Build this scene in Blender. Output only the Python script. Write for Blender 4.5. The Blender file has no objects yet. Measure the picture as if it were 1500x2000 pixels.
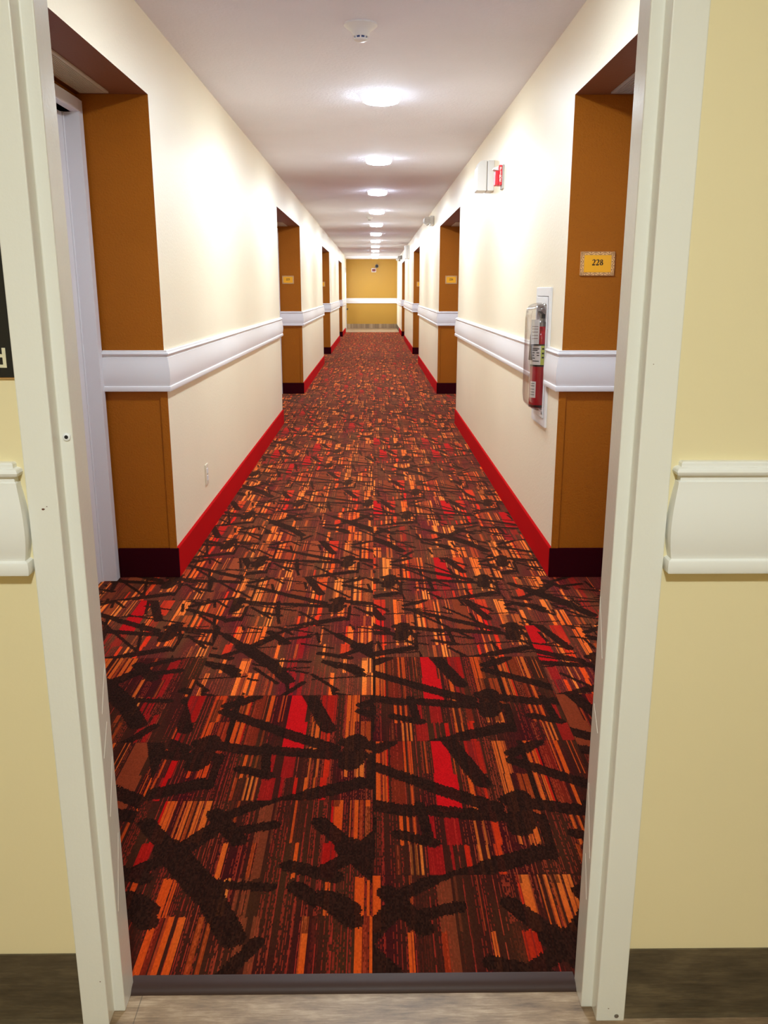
import bpy, bmesh, math, random
from mathutils import Vector, Matrix
C = bpy.context.scene.collection
S = bpy.context.scene
R = math.radians

# ------------------------------------------------------------------ camera
PITCH, YAW, ROLL, FPX = 14.468, 0.6656, 0.0148, 1673.9
cam_d = bpy.data.cameras.new('camera')
cam = bpy.data.objects.new('camera', cam_d)
C.objects.link(cam)
cam_d.sensor_fit = 'AUTO'
cam_d.sensor_width = 36.0
cam_d.lens = FPX / 2000 * 36.0
cam_d.clip_start = 0.02
cam_d.clip_end = 200
fw = Vector((math.sin(R(YAW)) * math.cos(R(PITCH)), math.cos(R(YAW)) * math.cos(R(PITCH)), -math.sin(R(PITCH))))
rt = Vector((math.cos(R(YAW)), -math.sin(R(YAW)), 0))
up = rt.cross(fw)
rt2 = math.cos(R(ROLL)) * rt + math.sin(R(ROLL)) * up
up2 = -math.sin(R(ROLL)) * rt + math.cos(R(ROLL)) * up
m = Matrix((rt2, up2, -fw)).transposed().to_4x4()
m.translation = (0, 0, 1.3125)
cam.matrix_world = m
S.camera = cam

# ------------------------------------------------------------------ world, exposure
w = bpy.data.worlds.new('sky')
S.world = w
w.use_nodes = True
w.node_tree.nodes['Background'].inputs[0].default_value = (0.93, 0.96, 1.0, 1)
w.node_tree.nodes['Background'].inputs[1].default_value = 7.5
S.view_settings.view_transform = 'Standard'
S.view_settings.look = 'None'
S.view_settings.exposure = 0.0
S.view_settings.gamma = 1.0
S.view_settings.use_curve_mapping = False
S.cycles.use_denoising = True
S.cycles.max_bounces = 10
S.cycles.diffuse_bounces = 6
S.cycles.adaptive_threshold = 0.02
S.cycles.sample_clamp_indirect = 6.0
S.cycles.caustics_reflective = False
S.cycles.caustics_refractive = False
LAMP = 255.0          # radiance of the corridor LED diffusers
FOYER_LAMP = 470.0
LAMP_COL = (1.0, 1.15, 1.28)
FOYER_COL = (1.0, 1.11, 1.10)
CARPET_GAIN = 0.92

# ------------------------------------------------------------------ measured layout (metres)
XL, XR, H, ZR = -0.9323, 0.8354, 2.4118, 2.0993
DEPTH = 0.30
XBL, XBR = XL - DEPTH, XR + DEPTH
REC_L = [(1.43, 3.873), (8.724, 11.351), (16.171, 18.697), (23.708, 25.874)]
REC_R = [(1.43, 3.855), (8.728, 11.318), (16.217, 18.608), (23.953, 26.130)]
Y_CARPET, Y_END = 28.75, 31.9075
ZB, TB = 0.1421, 0.0125
RZ0, RZ1 = 0.877, 1.057     # chair rail bottom, top
FY = 1.308                   # face plane of the near door frame
YW = 1.320                   # foyer face of the near wall
YWB = 1.42                   # its corridor face
FOY = -2.2                   # foyer back wall
FX = 2.3                     # foyer half width
LIGHTS = [2.96 + 2.46 * i for i in range(12)]
LX = 0.045

# ------------------------------------------------------------------ node helpers
class NT:
    def __init__(s, name):
        s.mat = bpy.data.materials.new(name)
        s.mat.use_nodes = True
        s.t = s.mat.node_tree
        s.b = s.t.nodes['Principled BSDF']
    def n(s, typ, **kw):
        nd = s.t.nodes.new(typ)
        for k, v in kw.items():
            setattr(nd, k, v)
        return nd
    def put(s, sock, v):
        if v is None:
            return
        if hasattr(v, 'is_output') or isinstance(v, bpy.types.NodeSocket):
            s.t.links.new(v, sock)
        else:
            sock.default_value = v
    def m(s, op, a, b=None, c=None, clamp=False):
        nd = s.n('ShaderNodeMath', operation=op, use_clamp=clamp)
        s.put(nd.inputs[0], a); s.put(nd.inputs[1], b); s.put(nd.inputs[2], c)
        return nd.outputs[0]
    def mix(s, f, a, b):
        nd = s.n('ShaderNodeMix', data_type='RGBA')
        s.put(nd.inputs[0], f); s.put(nd.inputs[6], a); s.put(nd.inputs[7], b)
        return nd.outputs[2]
    def fmix(s, f, a, b):
        nd = s.n('ShaderNodeMix', data_type='FLOAT')
        s.put(nd.inputs[0], f); s.put(nd.inputs[2], a); s.put(nd.inputs[3], b)
        return nd.outputs[0]
    def xyz(s, x, y=0.0, z=0.0):
        nd = s.n('ShaderNodeCombineXYZ')
        s.put(nd.inputs[0], x); s.put(nd.inputs[1], y); s.put(nd.inputs[2], z)
        return nd.outputs[0]
    def geo(s):
        g = s.n('ShaderNodeNewGeometry')
        sp = s.n('ShaderNodeSeparateXYZ')
        s.t.links.new(g.outputs['Position'], sp.inputs[0])
        return g.outputs['Position'], sp.outputs[0], sp.outputs[1], sp.outputs[2]
    def noise(s, vec, scale, detail=3.0, rough=0.5):
        nd = s.n('ShaderNodeTexNoise')
        s.put(nd.inputs['Vector'], vec)
        nd.inputs['Scale'].default_value = scale
        nd.inputs['Detail'].default_value = detail
        nd.inputs['Roughness'].default_value = rough
        return nd.outputs[0]
    def white(s, vec):
        nd = s.n('ShaderNodeTexWhiteNoise', noise_dimensions='3D')
        s.put(nd.inputs['Vector'], vec)
        return nd.outputs[0]
    def ramp(s, f, stops, interp='LINEAR'):
        nd = s.n('ShaderNodeValToRGB')
        cr = nd.color_ramp
        cr.interpolation = interp
        while len(cr.elements) > 1:
            cr.elements.remove(cr.elements[-1])
        cr.elements[0].position = stops[0][0]
        cr.elements[0].color = (*stops[0][1], 1)
        for p_, c_ in stops[1:]:
            e = cr.elements.new(p_)
            e.color = (*c_, 1)
        s.put(nd.inputs[0], f)
        return nd.outputs[0]
    def bump(s, h, strength=0.3, dist=0.002):
        nd = s.n('ShaderNodeBump')
        nd.inputs['Strength'].default_value = strength
        nd.inputs['Distance'].default_value = dist
        s.put(nd.inputs['Height'], h)
        s.t.links.new(nd.outputs[0], s.b.inputs['Normal'])
    def col(s, c):
        s.put(s.b.inputs['Base Color'], (*c, 1) if isinstance(c, tuple) else c)
    def rough(s, r):
        s.put(s.b.inputs['Roughness'], r)

def lin(r, g, b):
    f = lambda v: (v / 255 / 12.92) if v <= 10 else ((v / 255 + 0.055) / 1.055) ** 2.4
    return (f(r), f(g), f(b))

def paint(name, c, rough=0.5, bump=0.25, scale=90.0, dist=0.0015, var=0.05, spec=0.5, speck=None):
    t = NT(name)
    P, x, y, z = t.geo()
    n1 = t.noise(P, 2.2, 3.0)
    k = t.m('MULTIPLY_ADD', n1, 2 * var, 1 - var)
    vm = t.n('ShaderNodeVectorMath', operation='SCALE')
    vm.inputs[0].default_value = c
    t.put(vm.inputs['Scale'], k)
    colr = vm.outputs[0]
    if speck:
        sn = t.noise(P, speck[0], 2.0, 0.6)
        f = t.m('GREATER_THAN', sn, speck[1])
        colr = t.mix(f, colr, (*speck[2], 1))
    t.col(colr)
    t.rough(rough)
    t.b.inputs['Specular IOR Level'].default_value = spec
    if bump:
        t.bump(t.noise(P, scale, 4.0, 0.6), bump, dist)
    return t.mat

M = {}
M['cream'] = paint('cream_paint', (0.88, 0.79, 0.60), 0.42, 0.5, 75, 0.0022, 0.03)
M['ochre'] = paint('ochre_paint', (0.375, 0.112, 0.004), 0.55, 0.9, 110, 0.003, 0.10, spec=0.2, speck=(230, 0.66, (0.29, 0.082, 0.004)))
M['soffit'] = paint('brown_soffit', (0.20, 0.065, 0.022), 0.6, 0.5, 90, 0.002, 0.06)  # darker brown than the ochre, used on the header undersides
M['mustard'] = paint('mustard_paint', (0.46, 0.245, 0.024), 0.5, 0.4, 90, 0.002, 0.04)
M['foyer_cream'] = paint('foyer_cream_paint', (0.80, 0.69, 0.42), 0.5, 0.25, 60, 0.0012, 0.03)
M['ceiling'] = paint('ceiling_paint', (0.85, 0.86, 0.97), 0.85, 0.8, 60, 0.004, 0.05, spec=0.2)
M['trim_white'] = paint('white_rail_paint', (0.80, 0.78, 0.79), 0.35, 0.1, 25, 0.001, 0.02)
M['foyer_trim'] = paint('foyer_rail_paint', (0.82, 0.81, 0.77), 0.35, 0.1, 25, 0.001, 0.02)
M['frame_paint'] = paint('door_frame_paint', (0.80, 0.785, 0.715), 0.22, 0.22, 120, 0.0014, 0.04)
M['door_white'] = paint('door_paint', (0.74, 0.72, 0.74), 0.4, 0.1, 40, 0.001, 0.02)
M['white_plastic'] = paint('white_plastic', (0.80, 0.80, 0.80), 0.4, 0.0)
M['grey_plastic'] = paint('grey_plastic', (0.42, 0.40, 0.38), 0.45, 0.0)
M['cream_plastic'] = paint('cream_plastic', (0.74, 0.66, 0.52), 0.4, 0.0)
M['dark'] = paint('dark_plastic', (0.012, 0.012, 0.014), 0.35, 0.0)
M['blue_dark'] = paint('blue_slots', (0.03, 0.07, 0.22), 0.5, 0.0)
M['red_plastic'] = paint('red_plastic', (0.72, 0.025, 0.045), 0.4, 0.0)
M['dark_red'] = paint('dark_red_plastic', (0.17, 0.012, 0.008), 0.4, 0.0)
M['red_enamel'] = paint('red_enamel', (0.42, 0.006, 0.018), 0.2, 0.0)
M['metal'] = paint('grey_metal', (0.35, 0.34, 0.33), 0.3, 0.0)
M['metal'].node_tree.nodes['Principled BSDF'].inputs['Metallic'].default_value = 0.9
M['label_white'] = paint('label_paper', (0.80, 0.76, 0.72), 0.6, 0.0)
M['label_green'] = paint('label_green', (0.55, 0.60, 0.10), 0.6, 0.0)
M['ink'] = paint('ink', (0.012, 0.006, 0.005), 0.6, 0.0)
M['ink_brown'] = paint('brown_ink', (0.16, 0.045, 0.012), 0.6, 0.0)
M['sign_tan'] = paint('sign_border', (0.85, 0.50, 0.20), 0.45, 0.0)
M['sign_gold'] = paint('sign_gold', (0.92, 0.43, 0.008), 0.4, 0.0)
M['sign_black'] = paint('sign_black', (0.008, 0.008, 0.008), 0.35, 0.0)
M['letter_cream'] = paint('letter_cream', (0.72, 0.66, 0.46), 0.5, 0.0)
M['vent_tan'] = paint('vent_paint', (0.52, 0.42, 0.28), 0.5, 0.0)
M['rust'] = paint('rust_chip', (0.12, 0.04, 0.015), 0.8, 0.0)

def emis(name, col_, s_):
    mt = bpy.data.materials.new(name)
    mt.use_nodes = True
    b = mt.node_tree.nodes['Principled BSDF']
    b.inputs['Base Color'].default_value = (0.9, 0.9, 0.9, 1)
    b.inputs['Emission Color'].default_value = (*col_, 1)
    b.inputs['Emission Strength'].default_value = s_
    return mt
M['diffuser'] = emis('led_diffuser', LAMP_COL, LAMP)
M['foyer_diffuser'] = emis('led_diffuser_foyer', FOYER_COL, FOYER_LAMP)
M['lit_rim'] = emis('lit_translucent_rim', LAMP_COL, 2.2)

def clear(name, tint, gl):
    mt = bpy.data.materials.new(name)
    mt.use_nodes = True
    t = mt.node_tree
    t.nodes.clear()
    o = t.nodes.new('ShaderNodeOutputMaterial')
    mx = t.nodes.new('ShaderNodeMixShader')
    tr = t.nodes.new('ShaderNodeBsdfTransparent')
    g = t.nodes.new('ShaderNodeBsdfGlossy')
    fr = t.nodes.new('ShaderNodeFresnel')
    ma = t.nodes.new('ShaderNodeMath')
    ma.operation = 'MULTIPLY_ADD'
    ma.inputs[1].default_value = 0.38
    ma.inputs[2].default_value = gl
    fr.inputs[0].default_value = 1.45
    tr.inputs[0].default_value = (*tint, 1)
    g.inputs['Roughness'].default_value = 0.08
    t.links.new(fr.outputs[0], ma.inputs[0])
    t.links.new(ma.outputs[0], mx.inputs[0])
    t.links.new(tr.outputs[0], mx.inputs[1])
    t.links.new(g.outputs[0], mx.inputs[2])
    t.links.new(mx.outputs[0], o.inputs[0])
    return mt
M['acrylic'] = clear('clear_acrylic', (0.975, 0.965, 0.96), 0.015)
M['glass'] = clear('window_glass', (0.97, 0.98, 0.98), 0.0)

# red carpet-strip base
def fuzzy(name, c, c2):
    t = NT(name)
    P, x, y, z = t.geo()
    n = t.noise(P, 260, 3.0, 0.7)
    t.col(t.mix(n, (*c, 1), (*c2, 1)))
    t.rough(0.95)
    t.b.inputs['Specular IOR Level'].default_value = 0.03
    t.bump(n, 0.6, 0.002)
    return t.mat
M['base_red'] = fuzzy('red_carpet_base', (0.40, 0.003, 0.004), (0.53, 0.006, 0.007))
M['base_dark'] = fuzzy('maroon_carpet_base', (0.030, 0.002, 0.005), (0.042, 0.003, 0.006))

# wood-look vinyl
def wood(name, c1, c2, c3, plank, along='X', vertical=False):
    t = NT(name)
    P, x, y, z = t.geo()
    a = x
    b = z if vertical else y
    row = t.m('FLOOR', t.m('DIVIDE', t.m('ADD', b, 10.003), plank))
    rnd = t.white(t.xyz(row, 3.7, 0))
    av = t.m('MULTIPLY_ADD', rnd, 7.3, a)
    n1 = t.noise(t.xyz(t.m('MULTIPLY', av, 5.5), t.m('MULTIPLY', b, 24.0), row), 1.7, 8.0, 0.68)
    n2 = t.noise(t.xyz(t.m('MULTIPLY', av, 16.0), t.m('MULTIPLY', b, 190.0), row), 1.5, 4.0, 0.6)
    n3 = t.noise(t.xyz(t.m('MULTIPLY', av, 6.0), t.m('MULTIPLY', b, 13.0), row), 1.4, 3.0, 0.5)
    f = t.m('ADD', t.m('MULTIPLY', n1, 0.6), t.m('ADD', t.m('MULTIPLY', n2, 0.25), t.m('MULTIPLY', n3, 0.35)))
    cc = t.ramp(f, [(0.42, c1), (0.60, c2), (0.76, c3)])
    if not vertical:
        fr = t.m('FRACT', t.m('DIVIDE', t.m('ADD', b, 10.003), plank))
        seam = t.m('LESS_THAN', fr, 0.012)
        off = t.m('FRACT', t.m('ADD', t.m('DIVIDE', x, 1.22), t.m('MULTIPLY', rnd, 5.1)))
        seam2 = t.m('LESS_THAN', off, 0.0016)
        cc = t.mix(t.m('MULTIPLY', t.m('MAXIMUM', seam, seam2), 0.6), cc, (0.05, 0.04, 0.03, 1))
    t.col(cc)
    t.rough(0.45)
    t.bump(n2, 0.15, 0.001)
    return t.mat
M['wood_floor'] = wood('grey_wood_vinyl', (0.11, 0.065, 0.034), (0.29, 0.19, 0.105), (0.52, 0.38, 0.24), 0.152)
M['wood_base'] = wood('wood_vinyl_base', (0.042, 0.031, 0.018), (0.088, 0.065, 0.037), (0.15, 0.112, 0.062), 0.19, vertical=True)
M['vinyl'] = paint('vinyl_reducer', (0.046, 0.022, 0.016), 0.5, 0.15, 60, 0.001, 0.1, spec=0.25)

# ------------------------------------------------------------------ patterned carpet tile material
PX, X0, T, Y0A = 0.4406, -0.0066, 0.6113, 1.713
A_STICKS = [(.001,.474,.161,.365,.019),(.161,.365,.321,.268,.022),(.0,.272,.16,.255,.017),(.16,.255,.318,.229,.022),(.223,.63,.303,.382,.021),
 (.404,.498,.578,.386,.018),(.361,.302,.538,.253,.022),(.392,.316,.373,.177,.028),(.338,.228,.394,.189,.018),(.408,.228,.373,.177,.02),
 (.185,-.009,.273,.027,.018),(.273,.027,.408,.081,.024),(.065,.156,.149,.119,.016),(.01,.56,.055,.605,.017),(0.,.613,.001,.306,.007),
 (.406,.539,.472,.586,.018),(.437,.227,.433,.064,.011),(.124,.284,.139,.143,.012)]
B_STICKS = [(-.575,.513,-.496,.41,.02),(-.496,.41,-.369,.248,.032),(-.369,.248,-.295,.113,.026),(-.56,.319,-.469,.397,.018),(-.469,.397,-.384,.51,.022),
 (-.359,.279,-.232,.269,.013),(-.373,.546,-.264,.62,.016),(-.353,.475,-.251,.505,.016),(-.409,.554,-.331,.441,.02),(-.528,.228,-.487,.195,.02),
 (-.086,.301,-.198,.344,.018),(-.175,.268,-.123,.223,.018),(-.105,.234,-.043,.16,.022),(-.3,.0,-.24,.10,.014)]
A_BANDS = [ # y upper limit, bars (local y); bottom first
 (0.112, [(.055,.064,'b'),(.089,.095,'y'),(.101,.108,'y'),(.112,.119,'y'),(.134,.17,'D'),(.186,.193,'D'),(.223,.234,'r'),(.252,.263,'o'),(.277,.281,'h'),(.295,.313,'r')]),
 (0.250, [(.066,.077,'o'),(.087,.092,'o'),(.1,.109,'o'),(.145,.157,'D'),(.183,.217,'D'),(.255,.263,'h'),(.28,.285,'h'),(.301,.32,'r'),(.359,.367,'o'),(.388,.399,'o'),(.403,.416,'o'),(.422,.437,'b')]),
 (0.430, [(.01,.022,'o'),(.028,.039,'o'),(.039,.044,'r'),(.051,.088,'f'),(.102,.11,'o'),(.17,.235,'B'),(.252,.256,'h'),(.263,.277,'o'),(.281,.295,'r'),(.301,.311,'r'),(.355,.365,'o'),(.367,.383,'o'),(.404,.414,'b'),(.418,.437,'b')]),
 (9.0,   [(.01,.021,'o'),(.027,.039,'o'),(.039,.044,'r'),(.05,.085,'f'),(.089,.094,'o'),(.102,.112,'o'),(.14,.143,'h'),(.152,.156,'h'),(.171,.226,'B'),(.232,.234,'h'),(.248,.253,'h'),(.271,.321,'R'),(.355,.369,'o'),(.372,.396,'o')])]
B_BANDS = [
 (0.175, [(-.477,-.462,'o'),(-.461,-.452,'f'),(-.447,-.429,'o'),(-.42,-.403,'o'),(-.376,-.362,'b'),(-.353,-.345,'b'),(-.285,-.271,'D'),(-.259,-.244,'D'),(-.153,-.137,'o')]),
 (0.300, [(-.482,-.46,'o'),(-.456,-.447,'o'),(-.355,-.35,'y'),(-.342,-.336,'y'),(-.331,-.326,'y'),(-.313,-.301,'D'),(-.296,-.287,'D'),(-.283,-.277,'D'),(-.11,-.097,'o')]),
 (0.430, [(-.566,-.532,'R'),(-.367,-.355,'o'),(-.295,-.285,'b'),(-.283,-.263,'D'),(-.19,-.182,'o')]),
 (9.0,   [(-.55,-.543,'r'),(-.543,-.519,'o'),(-.502,-.496,'h'),(-.489,-.477,'o'),(-.474,-.466,'b'),(-.461,-.446,'o'),(-.44,-.424,'o'),(-.358,-.351,'b'),(-.297,-.262,'D'),(-.256,-.249,'p'),(-.204,-.201,'h')])]
CODE = {'o': (1, .62, 0), 'r': (1, .05, 0), 'y': (1, .92, 0), 'b': (.42, .45, 0), 'B': (0, 0, 1), 'D': (0, 0, .45), 'p': (0, 0, .2),
        'h': (.75, .6, 0), 'f': (.25, .3, 0), 'R': (.7, .05, 0), None: (0, 0, 0)}

def stick_group():
    g = bpy.data.node_groups.new('stick', 'ShaderNodeTree')
    I = g.interface
    for nm, ty in (('P', 'NodeSocketVector'), ('A', 'NodeSocketVector'), ('BA', 'NodeSocketVector'), ('Inv', 'NodeSocketFloat'), ('W', 'NodeSocketFloat'), ('D', 'NodeSocketFloat')):
        I.new_socket(nm, in_out='INPUT', socket_type=ty)
    I.new_socket('D', in_out='OUTPUT', socket_type='NodeSocketFloat')
    gi = g.nodes.new('NodeGroupInput'); go = g.nodes.new('NodeGroupOutput')
    def vm(op):
        nd = g.nodes.new('ShaderNodeVectorMath'); nd.operation = op; return nd
    L = g.links.new
    pa = vm('SUBTRACT'); L(gi.outputs['P'], pa.inputs[0]); L(gi.outputs['A'], pa.inputs[1])
    dt = vm('DOT_PRODUCT'); L(pa.outputs[0], dt.inputs[0]); L(gi.outputs['BA'], dt.inputs[1])
    h = g.nodes.new('ShaderNodeMath'); h.operation = 'MULTIPLY'; h.use_clamp = True
    L(dt.outputs['Value'], h.inputs[0]); L(gi.outputs['Inv'], h.inputs[1])
    sc = vm('SCALE'); L(gi.outputs['BA'], sc.inputs[0]); L(h.outputs[0], sc.inputs['Scale'])
    su = vm('DISTANCE'); L(pa.outputs[0], su.inputs[0]); L(sc.outputs[0], su.inputs[1])
    d = g.nodes.new('ShaderNodeMath'); d.operation = 'SUBTRACT'; L(su.outputs['Value'], d.inputs[0]); L(gi.outputs['W'], d.inputs[1])
    mn = g.nodes.new('ShaderNodeMath'); mn.operation = 'MINIMUM'; L(d.outputs[0], mn.inputs[0]); L(gi.outputs['D'], mn.inputs[1])
    L(mn.outputs[0], go.inputs[0])
    return g

def carpet_material():
    t = NT('patterned_carpet_tiles')
    SG = stick_group()
    P, x, y, z = t.geo()
    XX = t.m('SUBTRACT', x, X0)
    k = t.m('FLOOR', t.m('DIVIDE', XX, T))
    par = t.m('FLOORED_MODULO', k, 2.0)
    yb = t.m('SUBTRACT', y, t.m('MULTIPLY_ADD', par, 0.3055, Y0A))
    r = t.m('FLOOR', t.m('DIVIDE', yb, T))
    ly = t.m('SUBTRACT', yb, t.m('MULTIPLY', r, T))
    lxf = t.m('SUBTRACT', XX, t.m('MULTIPLY', k, T))
    # tuft rows
    ROW = 0.0031
    ri = t.m('FLOOR', t.m('DIVIDE', XX, ROW))
    rr = t.white(t.xyz(ri, 1.0, 0))
    tuft = t.white(t.xyz(ri, t.m('FLOOR', t.m('DIVIDE', y, 0.006)), 5.0))
    # random cut shift from the third row on
    hsh = t.white(t.xyz(k, r, 9.0))
    sh = t.m('MULTIPLY', t.m('GREATER_THAN', r, 1.5), t.m('MULTIPLY_ADD', hsh, 0.44, 0.0))
    xs = t.m('ADD', t.m('MULTIPLY_ADD', ri, ROW, ROW / 2), t.m('ADD', sh, PX * 40))
    inst = t.m('FLOOR', t.m('DIVIDE', xs, PX))
    px = t.m('SUBTRACT', xs, t.m('MULTIPLY', inst, PX))
    py = t.m('ADD', ly, t.m('MULTIPLY_ADD', rr, 0.007, -0.0035))
    py = t.m('ADD', py, t.m('MULTIPLY_ADD', tuft, 0.004, -0.002))
    V = t.xyz(px, py, 0)
    tt = t.m('FRACT', t.m('ADD', t.m('MULTIPLY_ADD', r, 0.618, 40.0), t.m('MULTIPLY', k, 0.1)))
    isB = t.m('MULTIPLY', t.m('GREATER_THAN', tt, 0.28), t.m('LESS_THAN', tt, 0.52))
    far = t.m('GREATER_THAN', t.m('ADD', r, t.m('MULTIPLY', par, 0.5)), 1.2)
    def sticks(L):
        D = 1.0
        for (x0, y0, x1, y1, wd) in L:
            if x0 > x1:
                x0, y0, x1, y1 = x1, y1, x0, y0
            while x0 < 0:
                x0 += PX; x1 += PX
            while x0 > PX:
                x0 -= PX; x1 -= PX
            sh_ = [0]
            if x1 + wd > PX: sh_.append(-PX)
            if x0 - wd < 0: sh_.append(PX)
            for s_ in sh_:
                g = t.n('ShaderNodeGroup', node_tree=SG)
                t.put(g.inputs['P'], V)
                g.inputs['A'].default_value = (x0 + s_, y0, 0)
                g.inputs['BA'].default_value = (x1 - x0, y1 - y0, 0)
                g.inputs['Inv'].default_value = 1 / ((x1 - x0) ** 2 + (y1 - y0) ** 2)
                g.inputs['W'].default_value = wd * 1.17
                t.put(g.inputs['D'], D)
                D = g.outputs[0]
        return t.m('LESS_THAN', D, t.m('MULTIPLY', far, -0.0055))
    def bands(B):
        out = None
        for lim, bars in B:
            segs = []
            for a, b, c in bars:
                while a < 0:
                    a += PX; b += PX
                while a >= PX:
                    a -= PX; b -= PX
                if b > PX:
                    segs.append((0.0, b - PX, c)); b = PX
                segs.append((a, b, c))
            segs.sort()
            stops = [(0.0, CODE[None])]
            for a, b, c in segs:
                pa_, pb = a / PX, min(b / PX, 0.9999)
                if stops and abs(stops[-1][0] - pa_) < 0.004:
                    stops[-1] = (stops[-1][0], CODE[c])
                else:
                    stops.append((pa_, CODE[c]))
                stops.append((pb, CODE[None]))
            cc = t.ramp(t.m('DIVIDE', px, PX), stops, 'CONSTANT')
            if out is None:
                out = cc; prev = lim
            else:
                out = t.mix(t.m('GREATER_THAN', py, prev), out, cc); prev = lim
        return out
    code = t.mix(isB, bands(A_BANDS), bands(B_BANDS))
    dark = t.fmix(isB, sticks(A_STICKS), sticks(B_STICKS))
    # finer lattice of short dark marks, and amber tiles with brighter light painted in, from the third row of tiles on
    fine_marks = None
    for (ca, sa, pr, wd, ln, sd_) in ((0.35, 0.94, 0.115, 0.13, 0.14, 11.0), (0.80, 0.60, 0.135, 0.12, 0.17, 12.0), (0.12, -0.99, 0.10, 0.11, 0.12, 13.0), (0.985, 0.17, 0.15, 0.09, 0.10, 14.0)):
        u = t.m('DIVIDE', t.m('ADD', t.m('MULTIPLY', px, ca), t.m('MULTIPLY', py, sa)), pr)
        v = t.m('DIVIDE', t.m('SUBTRACT', t.m('MULTIPLY', px, sa), t.m('MULTIPLY', py, ca)), ln)
        g_ = t.m('MULTIPLY', t.m('LESS_THAN', t.m('FRACT', t.m('ADD', u, 9.0)), wd), t.m('GREATER_THAN', t.white(t.xyz(t.m('FLOOR', u), t.m('FLOOR', v), t.m('ADD', k, sd_))), 0.66))
        fine_marks = g_ if fine_marks is None else t.m('MAXIMUM', fine_marks, g_)
    dark = t.m('MAXIMUM', dark, t.m('MULTIPLY', far, fine_marks))
    sp = t.n('ShaderNodeSeparateColor')
    t.put(sp.inputs[0], code)
    cr, cg, cb = sp.outputs[0], sp.outputs[1], sp.outputs[2]
    # random on/off of bars in longer runs, so repeats vary
    run = t.white(t.xyz(t.m('FLOOR', t.m('DIVIDE', XX, 0.0215)), t.m('FLOOR', t.m('DIVIDE', y, 0.153)), 2.0))
    cr = t.m('MULTIPLY', cr, t.m('SUBTRACT', 1.0, t.m('MULTIPLY', t.m('GREATER_THAN', run, 0.9), 0.75)))
    # fine rows of the ground
    rf = t.m('FLOOR', t.m('DIVIDE', XX, 0.0024))
    r2 = t.white(t.xyz(rf, 8.0, 0))
    lineA = t.m('GREATER_THAN', r2, 0.62)
    dash = t.m('GREATER_THAN', t.white(t.xyz(rf, t.m('FLOOR', t.m('DIVIDE', y, 0.007)), 3.0)), 0.36)
    zone = t.m('GREATER_THAN', t.noise(t.xyz(t.m('MULTIPLY', XX, 14.0), t.m('MULTIPLY', y, 1.1), 1.0), 1.0, 1.0), 0.47)
    fine = t.m('MULTIPLY', t.m('MULTIPLY', lineA, dash), t.fmix(zone, 0.16, 0.62))
    long_ = t.m('MULTIPLY', t.m('GREATER_THAN', r2, 0.955), t.m('GREATER_THAN', t.white(t.xyz(ri, t.m('FLOOR', t.m('DIVIDE', y, 0.02)), 4.0)), 0.3))
    fine = t.m('MAXIMUM', fine, long_)
    hueN = t.noise(t.xyz(t.m('MULTIPLY', XX, 3.2), t.m('MULTIPLY', y, 1.3), hsh), 1.3, 1.0)
    warmh = t.m('ADD', t.m('ADD', cg, t.m('MULTIPLY', far, 0.20)), t.m('MULTIPLY_ADD', hueN, 1.3, -0.65), clamp=True)
    warm = t.ramp(warmh, [(0.0, (0.52, 0.005, 0.004)), (0.28, (0.62, 0.033, 0.006)), (0.6, (0.68, 0.085, 0.009)), (1.0, (0.72, 0.17, 0.026))])
    purp = t.noise(t.xyz(t.m('MULTIPLY', XX, 9.0), t.m('MULTIPLY', y, 2.0), 4.0), 1.0, 1.0)
    ground = t.ramp(purp, [(0.30, (0.050, 0.016, 0.006)), (0.52, (0.042, 0.009, 0.005)), (0.70, (0.046, 0.004, 0.005))])
    lc = t.ramp(warmh, [(0.0, (0.34, 0.022, 0.012)), (1.0, (0.50, 0.13, 0.036))])
    gs = t.n('ShaderNodeVectorMath', operation='SCALE'); t.put(gs.inputs[0], ground); t.put(gs.inputs['Scale'], t.fmix(far, 1.0, 2.5))  # stronger corridor light painted into the ground colour of the farther rows
    ground = t.mix(t.m('MULTIPLY', fine, 0.75), gs.outputs[0], lc)
    bh = t.white(t.xyz(inst, t.m('ADD', t.m('MULTIPLY', k, 7.0), r), 6.0))
    isred = t.m('MULTIPLY', t.m('COMPARE', k, 0.0, 0.5), t.m('COMPARE', r, 0.5, 0.9))
    bh = t.m('MULTIPLY', bh, t.m('SUBTRACT', 1.0, isred))
    block = t.ramp(bh, [(0.0, (0.50, 0.004, 0.006)), (0.40, (0.46, 0.012, 0.010)), (0.42, (0.22, 0.035, 0.011)), (0.78, (0.30, 0.055, 0.018))], 'CONSTANT')
    ws = t.n('ShaderNodeVectorMath', operation='SCALE'); t.put(ws.inputs[0], warm); t.put(ws.inputs['Scale'], t.fmix(far, 0.80, 1.30))  # bars dimmed near and brightened far, light falloff put into their colour
    cc = t.mix(cr, ground, ws.outputs[0])
    # dark hair gap inside bars
    gap = t.m('MULTIPLY', t.m('LESS_THAN', rr, 0.16), t.m('GREATER_THAN', cr, 0.6))
    cc = t.mix(t.m('MULTIPLY', gap, 0.6), cc, (0.12, 0.012, 0.01, 1))
    cc = t.mix(cb, cc, block)
    stickc = t.mix(tuft, (0.012, 0.004, 0.0025, 1), (0.027, 0.009, 0.005, 1))
    cc = t.mix(t.m('MULTIPLY', dark, 0.97), cc, stickc)
    hs = t.n('ShaderNodeVectorMath', operation='SCALE')
    t.put(hs.inputs[0], cc)
    t.put(hs.inputs['Scale'], t.m('MULTIPLY_ADD', tuft, 0.30 * CARPET_GAIN, 0.85 * CARPET_GAIN))
    # thin joint between tiles
    jy = t.m('LESS_THAN', ly, 0.003)
    jx = t.m('LESS_THAN', lxf, 0.002)
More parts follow.
